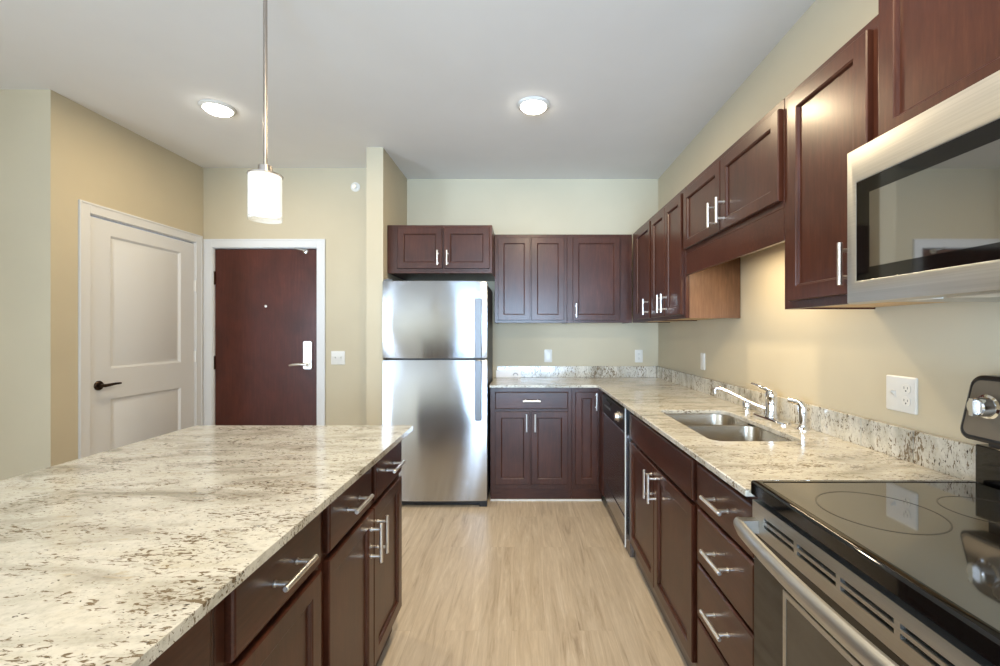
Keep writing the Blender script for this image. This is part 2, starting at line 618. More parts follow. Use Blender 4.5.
hl = MB().lathe([(0.026, 0), (0.024, -0.008), (0.012, -0.01), (0.012, -0.05), (0, -0.052)], (lx, y0 - 0.022, 1.058), 20, 'Y')
hl.tube([(lx + 0.004, y0 - 0.066, 1.058), (lx - 0.05, y0 - 0.07, 1.060), (lx - 0.105, y0 - 0.066, 1.055), (lx - 0.135, y0 - 0.06, 1.05)], [0.012, 0.011, 0.010, 0.008])
hl.build('lever_handle', NICKEL, d2)
MB().lathe([(0.011, 0), (0.011, -0.004), (0.006, -0.006), (0.0, -0.005)], (-2.223 - DE0, y0, 1.557), 16, 'Y').build('peephole', NICKEL, d2)
for hz in (1.80, 1.07, 0.25):
    MB().box(0.002, 0.018, y0 - 0.006, y0, hz - 0.055, hz + 0.055).tube([(0.012, y0 - 0.008, hz - 0.058), (0.012, y0 - 0.008, hz + 0.058)], 0.007, 10).build('hinge', BRONZE, d2)
gx = -1.875 - DE0
gd = MB().lathe([(0.022, 0), (0.024, -0.012), (0.018, -0.02), (0.008, -0.021), (0.006, -0.014), (0.0, -0.014)], (gx, y0, 2.03), 20, 'Y')
gd.tube([(gx, y0 - 0.024, 2.035), (gx - 0.04, y0 - 0.045, 2.04), (gx - 0.075, y0 - 0.045, 2.05)], [0.006, 0.006, 0.007], 10)
gd.build('door_guard', CHROME, d2)


struct(MB().box(XL, XL + 0.012, YN + 0.012, DW0 - 0.064, 0, 0.10), 'baseboard_left', TRIM, 'white baseboard beside the white door', bevel=0.003)
struct(MB().box(LIVL, XL + 0.012, YN - 0.012, YN, 0, 0.10), 'baseboard_corner', TRIM, 'white baseboard at the far left edge', bevel=0.003)
struct(MB().box(DE1 + 0.068, XP0, YE - 0.012, YE, 0, 0.10), 'baseboard_entry', TRIM, 'white baseboard beside the brown entry door', bevel=0.003)


# ------------------------------------------------------------------ cabinets
RF, IF_ = -PI / 2, PI / 2      # right run faces -X ; island faces +X
DT = 0.019                      # door thickness
XF = 0.639                      # face frame plane of the right run (door faces at .62)
YF = 3.489                      # face frame plane of the back run
UXF = 0.931                     # face frame plane of right wall cabinets
UYF = 3.765                     # face frame plane of back wall cabinets
IXF = -0.554                    # face frame plane of the island (door faces at -.545)


def shaker(x0, x1, z0, z1, rail=0.047):
    def R(i, d):
        return [(x0 + i, d, z0 + i), (x1 - i, d, z0 + i), (x1 - i, d, z1 - i), (x0 + i, d, z1 - i)]
    return MB().loft([R(0, -0.0005), R(0, -DT + 0.003), R(0.003, -DT), R(rail, -DT), R(rail + 0.002, -DT + 0.002), R(rail + 0.005, -DT + 0.003), R(rail + 0.008, -DT + 0.011), R(rail + 0.0085, -DT + 0.011)])


def slabfront(x0, x1, z0, z1):
    def R(i, d):
        return [(x0 + i, d, z0 + i), (x1 - i, d, z0 + i), (x1 - i, d, z1 - i), (x0 + i, d, z1 - i)]
    return MB().loft([R(0, -0.0005), R(0, -DT + 0.006), R(0.002, -DT + 0.002), R(0.006, -DT)])


def pull(parent, x, z, vertical, L=0.138):
    h = L / 2
    p = h - 0.022
    y = -DT - 0.036
    ax = (0, 0, 1) if vertical else (1, 0, 0)
    P = lambda t, yy: (x + ax[0] * t, yy, z + ax[2] * t)
    m = MB().tube([P(-h, y), P(-h + 0.0012, y), P(h - 0.0012, y), P(h, y)], [0.0055, 0.0068, 0.0068, 0.0055], 14)
    for s in (-1, 1):
        m.tube([P(s * p, -DT - 0.0005), P(s * p, -DT - 0.004), P(s * p, -DT - 0.0041), P(s * p, y)], [0.0072, 0.0072, 0.0056, 0.0056], 12)
    o = m.build('pull', NICKEL, parent)
    return o


def door(t, x0, x1, z0, z1, px=None, pz=None, L=0.138):
    o = shaker(x0, x1, z0, z1).build('door', WOOD, t, smooth=False)
    if px is not None:
        pull(o, px, pz, True, L)
    return o


def drawer(t, x0, x1, z0, z1, name='drawer', p=True):
    o = slabfront(x0, x1, z0, z1).build(name, WOODH, t, smooth=False)
    if p:
        pull(o, (x0 + x1) / 2, (z0 + z1) / 2, False)
    return o


def base_body(t, w, depth, toe_in=0.03, toe_h=0.105, CB=CB, toe_mat=None):
    """cabinet case with solid face frame, sides, floor and toe board."""
    m = MB()
    m.box(0, w, 0, 0.019, toe_h, CB - 0.001)
    m.box(0, 0.018, 0.019, depth, toe_h, CB - 0.001)
    m.box(w - 0.018, w, 0.019, depth, toe_h, CB - 0.001)
    m.box(0.018, w - 0.018, 0.019, depth, toe_h, toe_h + 0.018)
    m.box(0.018, w - 0.018, depth - 0.012, depth, toe_h + 0.018, CB - 0.001)
    m.build('cabinet_case', WOOD, t, 0.0012)
    MB().box(0, w, toe_in, toe_in + 0.016, 0.0, toe_h).box(0.0, 0.018, toe_in + 0.016, depth, 0, toe_h).box(w - 0.018, w, toe_in + 0.016, depth, 0, toe_h).build('toe_board', toe_mat or WOODH, t)


def wall_body(t, w, h, depth, drop=0.02, bottom=MAPLE, dark_side=WOOD):
    m = MB()
    m.box(0, w, 0, 0.019, 0, h)
    m.box(0, 0.016, 0.019, depth, 0.0, h)
    m.box(w - 0.016, w, 0.019, depth, 0.0, h)
    m.box(0.016, w - 0.016, 0.019, depth, h - 0.016, h)
    m.box(0.016, w - 0.016, depth - 0.01, depth, drop, h - 0.016)
    m.build('cabinet_case', dark_side, t, 0.0012)
    MB().box(0.0165, w - 0.0165, 0.0195, depth - 0.0105, drop - 0.014, drop).build('bottom_panel', bottom, t)


GB, GW, GI = 'base cabinets along the walls', 'wall cabinets above the counter', 'island cabinets'

# --- island: three units, local x -> +Y
ID = 0.58


def island_unit(y_near, w, label):
    return thing('island_cabinet', label, 'cabinet', (IXF, y_near, 0), IF_, GI)


dz0, dz1, bz0, bz1 = 0.718, 0.862, 0.122, 0.698
t = island_unit(1.196, 0.779, 'island base cabinet at the refrigerator end, two drawers over two doors')
base_body(t, 0.779, ID, CB=ICB)
drawer(t, 0.028, 0.370, dz0, dz1)
drawer(t, 0.414, 0.757, dz0, dz1)
door(t, 0.028, 0.390, bz0, bz1, 0.359, 0.59)
door(t, 0.396, 0.757, bz0, bz1, 0.427, 0.59)
t = island_unit(0.793, 0.402, 'narrow island base cabinet with one drawer, in the middle of the island')
base_body(t, 0.402, ID, CB=ICB)
drawer(t, 0.026, 0.382, dz0, dz1)
door(t, 0.026, 0.382, bz0, bz1, 0.058, 0.59)
t = island_unit(0.003, 0.789, 'island base cabinet nearest the camera, only its top corner in view')
base_body(t, 0.789, ID, CB=ICB)
drawer(t, 0.026, 0.759, dz0, dz1)
door(t, 0.026, 0.389, bz0, bz1, 0.358, 0.59)
door(t, 0.395, 0.759, bz0, bz1, 0.426, 0.59)
# back panel of the island under the overhang
o = MB().box(IXF - ID - 0.022, IXF - ID - 0.002, 0.003, 1.972, 0.0, ICB - 0.002).build('island_back_panel', WOOD, None, 0.0015)
tag(o, 'dark wood panel closing the seating side of the island', 'panel')
o = MB().prism(rrect(-1.472, -0.493, -0.06, 1.990, 0.010, 4), ICB, ICT).build('island_countertop', GRAN, None, 0.003, seg=3)
tag(o, 'speckled cream granite slab on top of the kitchen island', 'countertop')

# --- back run
BD = YB - YF - 0.005
t = thing('base_cabinet', 'base cabinet beside the refrigerator, wide drawer over two doors', 'cabinet', (-0.258, YF, 0), 0, GB)
base_body(t, 0.643, BD, 0.012, 0.095)
X = lambda px: (px - 523) / 127.4 + 0.258
drawer(t, X(495), X(568.2), 0.728, 0.862)
door(t, X(495), X(530), 0.135, 0.708, X(526.6), 0.625)
door(t, X(531.5), X(568), 0.135, 0.708, X(535), 0.625)
t = thing('base_cabinet', 'corner base cabinet with one narrow door beside the dishwasher', 'cabinet', (0.387, YF, 0), 0, GB)
m = MB().box(0, 0.214, 0, 0.019, 0.095, CB - 0.001).box(0, 0.018, 0.019, BD, 0.095, CB - 0.001).box(0.0, 0.24, BD - 0.012, BD, 0.095, CB - 0.001).box(0.018, 0.24, 0.019, BD - 0.012, 0.095, 0.113)
m.build('cabinet_case', WOOD, t, 0.0012)
MB().box(0, 0.24, 0.012, 0.028, 0, 0.095).build('toe_board', WOODH, t)
door(t, 0.026, 0.200, 0.135, 0.862, 0.186, 0.79)
MB().box(0.214, 0.24, -0.152, 0.019, 0.095, CB - 0.001).build('filler_strip', WOOD, t)
o = MB().box(-0.256, 0.62, 3.488, 3.4995, 0.0, 0.012).build('trim_3', WHITEP)
o['kind'] = 'structure'; o['label'] = 'thin pale shoe strip along the floor under the back cabinets'; o['category'] = 'trim'

# --- dishwasher
DWX = 0.606
t = thing('dishwasher', 'stainless dishwasher with black control panel, beside the sink cabinet', 'dishwasher', (DWX, 3.325, 0), RF)
w = 0.712
MB().box(0.004, w - 0.004, 0.022, 0.58, 0.10, 0.875).build('tub', GREYP, t)
m = MB()
def RD(i, d, z0, z1):
    return [(0.004 + i, d, z0 + i), (w - 0.004 - i, d, z0 + i), (w - 0.004 - i, d, z1 - i), (0.004 + i, d, z1 - i)]
m.loft([RD(0, 0.021, 0.235, 0.728), RD(0, 0.004, 0.235, 0.728), RD(0.005, 0.0, 0.235, 0.728)])
m.build('door_panel', DARKSTEEL, t)
MB().loft([RD(0, 0.021, 0.105, 0.229), RD(0, 0.004, 0.105, 0.229), RD(0.004, 0.0, 0.105, 0.229)]).build('lower_panel', DARKSTEEL, t)
cp = MB().loft([RD(0, 0.021, 0.735, 0.872), RD(0, 0.0, 0.735, 0.872), RD(0.006, -0.008, 0.735, 0.872)]).build('control_panel', BLACK, t)
MB().lathe([(0.034, 0), (0.034, -0.004), (0.026, -0.006), (0.024, -0.022), (0, -0.023)], (w - 0.16, -0.0085, 0.803), 24, 'Y').build('dial', NICKEL, cp)
for k in range(4):
    MB().box(0.10 + k * 0.055, 0.14 + k * 0.055, -0.012, -0.0085, 0.795, 0.812).build('button', GREYP, cp)
m = MB().prism([(0.16, -0.0085), (0.34, -0.0085), (0.33, -0.018), (0.17, -0.018)], 0.835, 0.852).build('door_handle', BLACK, cp)
MB().box(0.004, w - 0.004, 0.028, 0.05, 0.0, 0.10).build('kick_plate', TOE_GLARE, t)
MB().box(w - 0.003, w + 0.001, -0.004, 0.003, 0.06, CB - 0.004).build('edge_trim', WHITEP, t)

# --- sink base
t = thing('sink_base_cabinet', 'base cabinet under the sink, plain false front over two tall doors', 'cabinet', (XF, 2.598, 0), RF, GB)
w = 0.99
m = MB().box(0, w, 0, 0.019, 0.1, 0.64).box(0, w, 0, 0.019, 0.64, CB - 0.001).box(0, 0.018, 0.019, 0.59, 0.1, CB - 0.001).box(w - 0.018, w, 0.019, 0.59, 0.1, CB - 0.001).box(0.018, w - 0.018, 0.019, 0.59, 0.1, 0.118)
m.build('cabinet_case', WOOD, t, 0.0012)
MB().box(0, w, 0.018, 0.034, 0, 0.1).build('toe_board', TOE_GLARE, t)
drawer(t, 0.025, 0.972, 0.712, 0.862, 'false_front', False)
door(t, 0.025, 0.498, 0.115, 0.694, 0.468, 0.60)
door(t, 0.503, 0.972, 0.115, 0.694, 0.534, 0.60)

# --- drawer stack
t = thing('drawer_cabinet', 'stack of four brown drawers between the sink cabinet and the stove', 'cabinet', (XF, 1.606, 0), RF, GB)
w = 0.447
base_body(t, w, 0.59, 0.018, 0.1, toe_mat=TOE_GLARE)
for z0, z1 in ((0.718, 0.862), (0.520, 0.706), (0.324, 0.508), (0.116, 0.312)):
    drawer(t, 0.030, 0.418, z0, z1)

# --- L-shaped countertop with the sink cut-out
SX0, SX1, SY0, SY1 = 0.716, 1.068, 1.668, 2.342
hole = rrect(SX0, SX1, SY0, SY1, [0.05, 0.05, 0.075, 0.03], 8)
XE, YEDGE, YST = 0.583, 3.442, 1.158
outer = [(-0.263, YEDGE), (0.572, YEDGE), (0.583, YEDGE - 0.011), (XE, YST), (XR - 0.002, YST), (XR - 0.002, YB - 0.002), (-0.263, YB - 0.002)]
o = MB().prism(outer, CB, CT, [list(reversed(hole))]).build('countertop', GRAN, None, 0.003, seg=2)
tag(o, 'L-shaped speckled cream granite worktop around the sink', 'countertop')
BSZ = 1.022
m = MB().box(-0.235, XR - 0.024, YB - 0.022, YB - 0.002, CT, BSZ)
o = m.build('backsplash', GRAN2, None, 0.002)
tag(o, 'low granite upstand along the back wall beside the refrigerator', 'backsplash', 'granite upstands')
m = MB()
ys = [YB - 0.0225, 3.45, 2.83, 2.21, 1.82, 1.60, 1.385, 1.163]
for a, b in zip(ys[1:], ys[:-1]):
    m.box(XR - 0.022, XR - 0.002, a + 0.0008, b - 0.0008, CT, BSZ)
o = m.build('backsplash', GRAN2, None, 0.0015)
tag(o, 'low granite upstand with seams, behind the faucet on the right wall', 'backsplash', 'granite upstands')

# --- sink
t = thing('kitchen_sink', 'undermounted stainless steel double bowl sink', 'sink', ((SX0 + SX1) / 2, (SY0 + SY1) / 2, CB), 0)
cx, cy = (SX0 + SX1) / 2, (SY0 + SY1) / 2
YD = 2.055


def bowl(x0, x1, y0, y1, rad):
    def L(i, z):
        return [(x - cx, y - cy, z) for x, y in rrect(x0 + i, x1 - i, y0 + i, y1 - i, [max(r - i * 0.6, 0.02) for r in rad], 8)]
    loops = [L(-0.010, -0.002), L(-0.002, -0.16), L(0.03, -0.196), L(0.05, -0.2), L(0.05, -0.196), L(0.032, -0.188), L(0.012, -0.165), L(0.006, -0.15), L(0.0, -0.004), L(-0.001, -0.001), L(-0.006, -0.001)]
    m = MB().loft(loops, False, False)
    n = len(loops[0])
    m.add(loops[4], [tuple(range(n))])
    m.add(loops[3], [tuple(range(n))])
    return m


for (y0, y1, rad) in ((YD + 0.012, SY1 + 0.004, [0.04, 0.06, 0.08, 0.035]), (SY0 - 0.004, YD - 0.012, [0.055, 0.055, 0.06, 0.04])):
    bo = bowl(SX0 - 0.004, SX1 + 0.004, y0, y1, rad).build('bowl', SINKS, t)
    dcx, dcy = 0.02, (y0 + y1) / 2 - cy
    MB().lathe([(0.044, 0.0), (0.044, 0.003), (0.036, 0.003), (0.028, -0.001 + 0.0005), (0.0, 0.0005)], (dcx, dcy, -0.1955), 24).build('drain', CHROME, bo)
MB().box(SX0 - cx + 0.012, SX1 - cx - 0.012, YD - cy - 0.0108, YD - cy + 0.0108, -0.03, -0.0015).build('divider', SINKS, t, 0.004)

# --- faucet set
fx, fy = 1.165, 2.075
t = thing('kitchen_faucet', 'chrome single-lever faucet on an oval base plate behind the sink', 'faucet', (fx, fy, CT), 0)
MB().loft([[(x, y, z) for x, y in rrect(-0.030 + i, 0.030 - i, -0.128 + i, 0.128 - i, 0.029 - i, 8)] for i, z in ((0, 0), (0, 0.005), (0.004, 0.011), (0.012, 0.014))]).build('base_plate', CHROME, t)
MB().lathe([(0.029, 0.0141), (0.028, 0.02), (0.0245, 0.026), (0.0245, 0.105), (0.0255, 0.110), (0.024, 0.127), (0.015, 0.139), (0, 0.141)]).build('faucet_body', CHROME, t)
MB().tube([(-0.016, 0.014, 0.050), (-0.05, 0.042, 0.064), (-0.10, 0.080, 0.091), (-0.155, 0.122, 0.121), (-0.176, 0.138, 0.130), (-0.189, 0.148, 0.130), (-0.195, 0.153, 0.124), (-0.196, 0.154, 0.104)],
          [0.011, 0.0095, 0.0085, 0.0085, 0.009, 0.0095, 0.0105, 0.0115], 16).build('spout', CHROME, t)
MB().tube([(0.004, -0.004, 0.128), (-0.012, 0.022, 0.142), (-0.03, 0.065, 0.154), (-0.04, 0.10, 0.160)], [0.011, 0.009, 0.007, 0.005], 12).build('lever', CHROME, t)
t = thing('side_sprayer', 'chrome side sprayer standing at the stove side of the faucet', 'sprayer', (1.178, 1.862, CT), 0)
MB().lathe([(0.026, 0), (0.026, 0.004), (0.018, 0.010), (0.0155, 0.016), (0.0155, 0.02)]).build('base_ring', CHROME, t)
MB().tube([(0, 0, 0.0201), (0, 0, 0.06), (0.0, 0, 0.098), (-0.004, 0.004, 0.110), (-0.014, 0.014, 0.115), (-0.038, 0.038, 0.119)], [0.0135, 0.0150, 0.0155, 0.0155, 0.013, 0.0115], 16).build('spray_head', CHROME, t)
t = thing('air_gap_cap', 'small chrome cylinder cap standing behind the far sink bowl', 'faucet', (1.188, 2.345, CT), 0)
MB().lathe([(0.024, 0), (0.024, 0.004), (0.0205, 0.006), (0.0205, 0.054), (0.018, 0.058), (0, 0.059)]).build('cap', CHROME, t)

# --- wall cabinets on the back wall
UZ0, UZ1 = 1.412, 2.165
UH = UZ1 - UZ0
UD = YB - UYF - 0.003
U = lambda px, x0: (px - 523) / 118.3 - x0
t = thing('wall_cabinet', 'wall cabinet with two narrow doors beside the refrigerator', 'cabinet', (-0.241, UYF, UZ0), 0, GW)
wall_body(t, 0.615, UH, UD)
door(t, U(497.9, -0.241), U(530.2, -0.241), 0.022, UH - 0.03)
door(t, U(531.6, -0.241), U(564.3, -0.241), 0.022, UH - 0.03)
t = thing('wall_cabinet', 'corner wall cabinet with one wide door on the back wall', 'cabinet', (0.376, UYF, UZ0), 0, GW)
wall_body(t, 0.553, UH, UD)
door(t, U(573, 0.376), U(620.3, 0.376), 0.022, UH - 0.03, U(574.9, 0.376) + 0.010, 0.105, 0.118)
# over the fridge
t = thing('wall_cabinet', 'low two-door wall cabinet directly above the refrigerator', 'cabinet', (XP1 + 0.003, 3.472, 1.795), 0, GW)
w, h = 0.822, 0.378
wall_body(t, w, h, YB - 3.472 - 0.003, 0.02, WOOD)
F = lambda px: (px - 523) * 3.453 / 442 - (XP1 + 0.003)
door(t, F(397.2), F(442), 0.036, h - 0.022, F(438), 0.115, 0.118)
door(t, F(444), F(489.4), 0.036, h - 0.022, F(447.5), 0.115, 0.118)

# --- wall cabinets on the right wall, local x -> -Y
RD_ = XR - UXF - 0.003
t = thing('wall_cabinet', 'wall cabinet with a single narrow door deep in the right corner', 'cabinet', (UXF, 3.744, UZ0), RF, GW)
w = 3.744 - 3.172
wall_body(t, w, UH, RD_)
door(t, 3.744 - 3.60, w - 0.016, 0.022, UH - 0.03, w - 0.055, 0.105, 0.118)
t = thing('wall_cabinet', 'tall two-door wall cabinet whose lit side faces the sink', 'cabinet', (UXF, 3.170, UZ0), RF, GW)
w = 3.170 - 2.529
wall_body(t, w, UH, RD_)
door(t, 0.014, w / 2 - 0.002, 0.022, UH - 0.03, w / 2 - 0.04, 0.105, 0.118)
door(t, w / 2 + 0.002, w - 0.028, 0.022, UH - 0.03, w / 2 + 0.04, 0.105, 0.118)
MB().box(w + 0.0002, w + 0.004, 0.02, RD_, 0.0, UH).build('side_panel', SIDE_LAMPLIT, t)['label'] = 'brown veneer side panel with lamp light in its colour'
t = thing('wall_cabinet', 'short two-door wall cabinet over the sink', 'cabinet', (UXF, 2.522, 1.775), RF, GW)
w, h = 2.522 - 1.576, UZ1 - 1.775
wall_body(t, w, h, RD_, 0.017, SIDE_LAMPLIT)
door(t, 0.004, w / 2 - 0.004, 0.026, h - 0.035, w / 2 - 0.046, 0.11, 0.118)
door(t, w / 2 + 0.004, w - 0.006, 0.026, h - 0.035, w / 2 + 0.046, 0.11, 0.118)
o = MB().box(UXF, UXF + 0.018, 1.576, 2.522, 1.658, 1.7745).build('valance', WOODH, None, 0.0012)
tag(o, 'dark wooden valance board under the short cabinet over the sink', 'valance')
t = thing('wall_cabinet', 'tall single-door wall cabinet beside the microwave', 'cabinet', (UXF, 1.573, UZ0), RF, GW)
w = 1.573 - 1.158
wall_body(t, w, UH, RD_)
door(t, 0.046, w - 0.016, 0.026, UH - 0.03, w - 0.064, 0.108, 0.118)
t = thing('wall_cabinet', 'tall wall cabinet mounted above the microwave, running out of view', 'cabinet', (UXF, 1.155, 1.797), RF, GW)
w, h = 0.782, 0.62
wall_body(t, w, h, RD_, 0.02, WOOD)
door(t, 0.018, w / 2 - 0.002, 0.012, h - 0.025, w / 2 - 0.028, 0.11)
door(t, w / 2 + 0.002, w - 0.018, 0.012, h - 0.025, w / 2 + 0.032, 0.11)

# under-cabinet light behind the valance
t = thing('under_cabinet_light', 'slim warm lamp hidden behind the valance over the sink', 'lamp', (1.02, 2.02, 1.7355), 0)
MB().box(-0.03, 0.03, -0.26, 0.26, 0.004, 0.024).box(-0.03, 0.03, -0.05, 0.05, 0.024, 0.0388).build('housing', WHITEP, t, 0.002)
MB().box(-0.022, 0.022, -0.25, 0.25, 0.0, 0.0038).build('diffuser', LEDM, t)
area_light('under_cabinet_glow', (1.02, 2.02, 1.732), (0, 0, 0), 0.05, 0.5, UNDER_W, WARM)

# ------------------------------------------------------------------ refrigerator
FX0, FX1, FYF = -1.0675, -0.274, 3.345
t = thing('refrigerator', 'stainless steel top-freezer refrigerator beside the partition wall', 'refrigerator', (FX0, FYF, 0), 0)
w = FX1 - FX0
MB().box(0.004, w - 0.004, 0.075, 0.70, 0.02, 1.705).build('cabinet_body', FRSIDE, t, 0.006)


def fdoor(z0, z1):
    loops = []
    n = 18
    for z, s in ((z0, 0.006), (z0 + 0.006, 0.0), (z1 - 0.006, 0.0), (z1, 0.006)):
        L = [(s, 0.068, z), ]
        for k in range(n + 1):
            u = k / n
            x = u * w
            e = 2 * u - 1
            y = 0.002 + 0.010 * e * e + 0.003 * abs(e) ** 30
            L.append((min(max(x, s), w - s), y + s * 0.5, z))
        L.append((w - s, 0.068, z))
        loops.append(L)
    return MB().loft(loops)


fd = fdoor(1.134, 1.722).build('freezer_door', FSTEEL, t)
rd = fdoor(0.050, 1.122).build('fridge_door', FSTEEL, t)
hx0, hx1 = 0.706, 0.752
for par, z0, z1 in ((fd, 1.140, 1.585), (rd, 0.665, 1.116)):
    m = MB().loft([[(x, 0.012, z) for x, z in rrect(hx0 - 0.004, hx1 + 0.004, z0 - 0.003, z1 + 0.003, 0.008, 4)], [(x, -0.012, z) for x, z in rrect(hx0 - 0.003, hx1 + 0.003, z0 - 0.003, z1 + 0.003, 0.008, 4)],
                   [(x, -0.016, z) for x, z in rrect(hx0 + 0.001, hx1 - 0.001, z0, z1, 0.006, 4)]])
    m.build('handle', HANDM, par)['label'] = 'darker grey steel handle strip'
bd = MB().lathe([(0.016, 0.004), (0.016, -0.002), (0.013, -0.003), (0.011, -0.002), (0, -0.002)], (0.042, 0.011, 1.555), 24, 'Y')
bd.box(0.035, 0.049, 0.007, 0.0098, 1.553, 1.557)
bd.build('badge', NICKEL, fd)
MB().lathe([(0.006, 0.004), (0.006, -0.003), (0, -0.003)], (0.02, 0.018, 0.86), 12, 'Y').build('screw_cap', BLACK, rd)
MB().box(0.02, w - 0.02, 0.05, 0.09, 0.006, 0.046).box(0.0, 0.06, 0.03, 0.06, 0.0, 0.046).box(w - 0.06, w - 0.0, 0.03, 0.06, 0.0, 0.046).build('kick_grille', BLACK, t, 0.003)
MB().box(0.0, 0.07, 0.03, 0.12, 1.7225, 1.735).lathe([(0.018, 1.7225), (0.018, 1.742), (0, 1.744)], (0.03, 0.05, 0), 16).build('hinge_cap', GREYP, t, 0.002)

# ------------------------------------------------------------------ stove
SXF = 0.598
t = thing('electric_range', 'black and stainless glass-top electric range below the microwave', 'stove', (SXF, 1.154, 0), RF)
w = 0.762
dpt = XR - SXF - 0.006
MB().box(0.002, w - 0.002, 0.03, dpt - 0.002, 0.06, 0.905).box(0.03, w - 0.03, 0.07, 0.5, 0.0, 0.06).build('range_body', FRSIDE, t, 0.002)
# oven door : black glass with an inner window frame and a stainless vent rail
od = MB().loft([[(0.004, 0.028, 0.262), (w - 0.004, 0.028, 0.262), (w - 0.004, 0.028, 0.813), (0.004, 0.028, 0.813)],
                [(0.004, 0.006, 0.262), (w - 0.004, 0.006, 0.262), (w - 0.004, 0.006, 0.813), (0.004, 0.006, 0.813)],
                [(0.010, 0.0, 0.268), (w - 0.010, 0.0, 0.268), (w - 0.010, 0.0, 0.813), (0.010, 0.0, 0.813)]]).build('oven_door', BGLASS, t)
wf = MB()
for r0, r1 in (((0.140, 0.622, 0.36, 0.74), (0.152, 0.610, 0.372, 0.728)),):
    a0, a1, c0, c1 = r0
    b0, b1, e0, e1 = r1
    wf.box(a0, b0, -0.0022, -0.0002, c0, c1).box(b1, a1, -0.0022, -0.0002, c0, c1).box(b0, b1, -0.0022, -0.0002, c0, e0).box(b0, b1, -0.0022, -0.0002, e1, c1)
wf.build('window_border', STEEL, od)
MB().box(0.153, 0.609, -0.0014, -0.0002, 0.373, 0.727).build('oven_window', OVENW, od)
# vent rail with slots
vr = MB()
ztop, zbot = 0.895, 0.814
vr.box(0.002, w - 0.002, 0.012, 0.029, zbot, ztop)
slots = [(0.057 + k * 0.132, 0.057 + k * 0.132 + 0.120) for k in range(5)]
xs = [0.002] + [v for s in slots for v in s] + [w - 0.002]
zr = (zbot, 0.844, 0.853, 0.860, 0.869, ztop)
for i in range(0, len(xs), 2):
    vr.box(xs[i], xs[i + 1], 0.0, 0.012, zbot, ztop)
for s0, s1 in slots:
    for zi in (0, 2, 4):
        vr.box(s0, s1, 0.0, 0.012, zr[zi], zr[zi + 1])
vr.build('vent_rail', STEEL, od)
for s0, s1 in slots:
    MB().box(s0 + 0.0003, s1 - 0.0003, 0.009, 0.0118, zr[1], zr[2]).box(s0 + 0.0003, s1 - 0.0003, 0.009, 0.0118, zr[3], zr[4]).build('vent_slot', GAP, od)
# bowed handle
L = []
n = 22
for k in range(n + 1):
    u = k / n
    x = 0.006 + (w - 0.012) * u
    bow = -0.044 - 0.026 * (1 - (2 * u - 1) ** 2)
    if k in (0, n):
        bow = -0.040
    hh = 0.021 if 0 < k < n else 0.016
    L.append([(x, bow + 0.012 * math.cos(a), 0.836 + hh * math.sin(a)) for a in (2 * PI * j / 14 for j in range(14))])
hm = MB().loft(L)
hm.box(0.010, 0.034, -0.046, -0.0002, 0.820, 0.852).box(w - 0.034, w - 0.010, -0.046, -0.0002, 0.820, 0.852)
hm.build('oven_handle', STEEL, od)
sd = MB().loft([[(0.004, 0.028, 0.065), (w - 0.004, 0.028, 0.065), (w - 0.004, 0.028, 0.255), (0.004, 0.028, 0.255)], [(0.004, 0.004, 0.065), (w - 0.004, 0.004, 0.065), (w - 0.004, 0.004, 0.255), (0.004, 0.004, 0.255)],
                [(0.01, 0.0, 0.071), (w - 0.01, 0.0, 0.071), (w - 0.01, 0.0, 0.249), (0.01, 0.0, 0.249)]]).build('storage_drawer', STEEL, t)
# cooktop : dark frame with sloped front lip, glass plate with rounded corners
def RR(i, z, r, y0=-0.008):
    return [(x, y, z) for x, y in rrect(i, w - i, y0 + i, dpt - 0.075, max(r - i, 0.004), 6)]
MB().loft([RR(0.010, 0.906, 0.014), RR(0.0, 0.914, 0.012), RR(0.0, 0.942, 0.012), RR(0.003, 0.9455, 0.012), RR(0.007, 0.947, 0.012), RR(0.020, 0.947, 0.03), RR(0.023, 0.9448, 0.03)]).build('cooktop', BGLASS, t)
MB().loft([RR(0.0235, 0.9451, 0.03), RR(0.0235, 0.9456, 0.03)]).build('glass_plate', CTOP, t)
for bx, by, br in ((0.20, 0.17, 0.115), (0.56, 0.17, 0.095), (0.20, 0.41, 0.085), (0.56, 0.41, 0.115)):
    MB().lathe([(br - 0.003, 0.0), (br - 0.003, 0.0004), (br, 0.0004), (br, 0.0)], (bx, by, 0.9457), 48, cap=False).build('burner_ring', RINGM, t)
# backguard
MB().box(0.0, w, dpt - 0.060, dpt, 0.906, 1.04).build('backguard_base', BGLASS, t, 0.004)
bgp = []
for (i, off) in ((0.0, 0.05), (0.0, 0.004), (0.006, 0.0), (0.012, 0.0)):
    bgp.append([(x, dpt - 0.118 + off + (z - 1.068) * 0.24, z) for x, z in rrect(0.012 + i, w - 0.012 - i, 1.062 + i, 1.222 - i, max(0.028 - i, 0.006), 6)])
bg = MB().loft(bgp)
bg.box(0.03, w - 0.03, dpt - 0.055, dpt - 0.004, 1.0405, 1.20)
bg = bg.build('backguard', BLACK, t)
MB().loft([[(x, dpt - 0.1182 + off + (z - 1.068) * 0.24, z) for x, z in rrect(0.024, w - 0.024, 1.074, 1.210, 0.02, 6)] for off in (0.0, -0.0012)]).build('control_panel', PANELST, bg)
for kx in (0.075, 0.165, 0.597, 0.687):
    zc = 1.148
    yc = dpt - 0.1196 + (zc - 1.068) * 0.24
    kb = MB().lathe([(0.030, -0.0005), (0.030, -0.006), (0.024, -0.008), (0.022, -0.034), (0.019, -0.037), (0, -0.037)], (kx, yc, zc), 28, 'Y')
    kb.box(kx - 0.005, kx + 0.005, yc - 0.046, yc - 0.030, zc - 0.021, zc + 0.021)
    kb.build('knob', CHROME, bg)
MB().box(0.28, 0.48, dpt - 0.102, dpt - 0.098, 1.105, 1.185).build('display', BGLASS, bg)

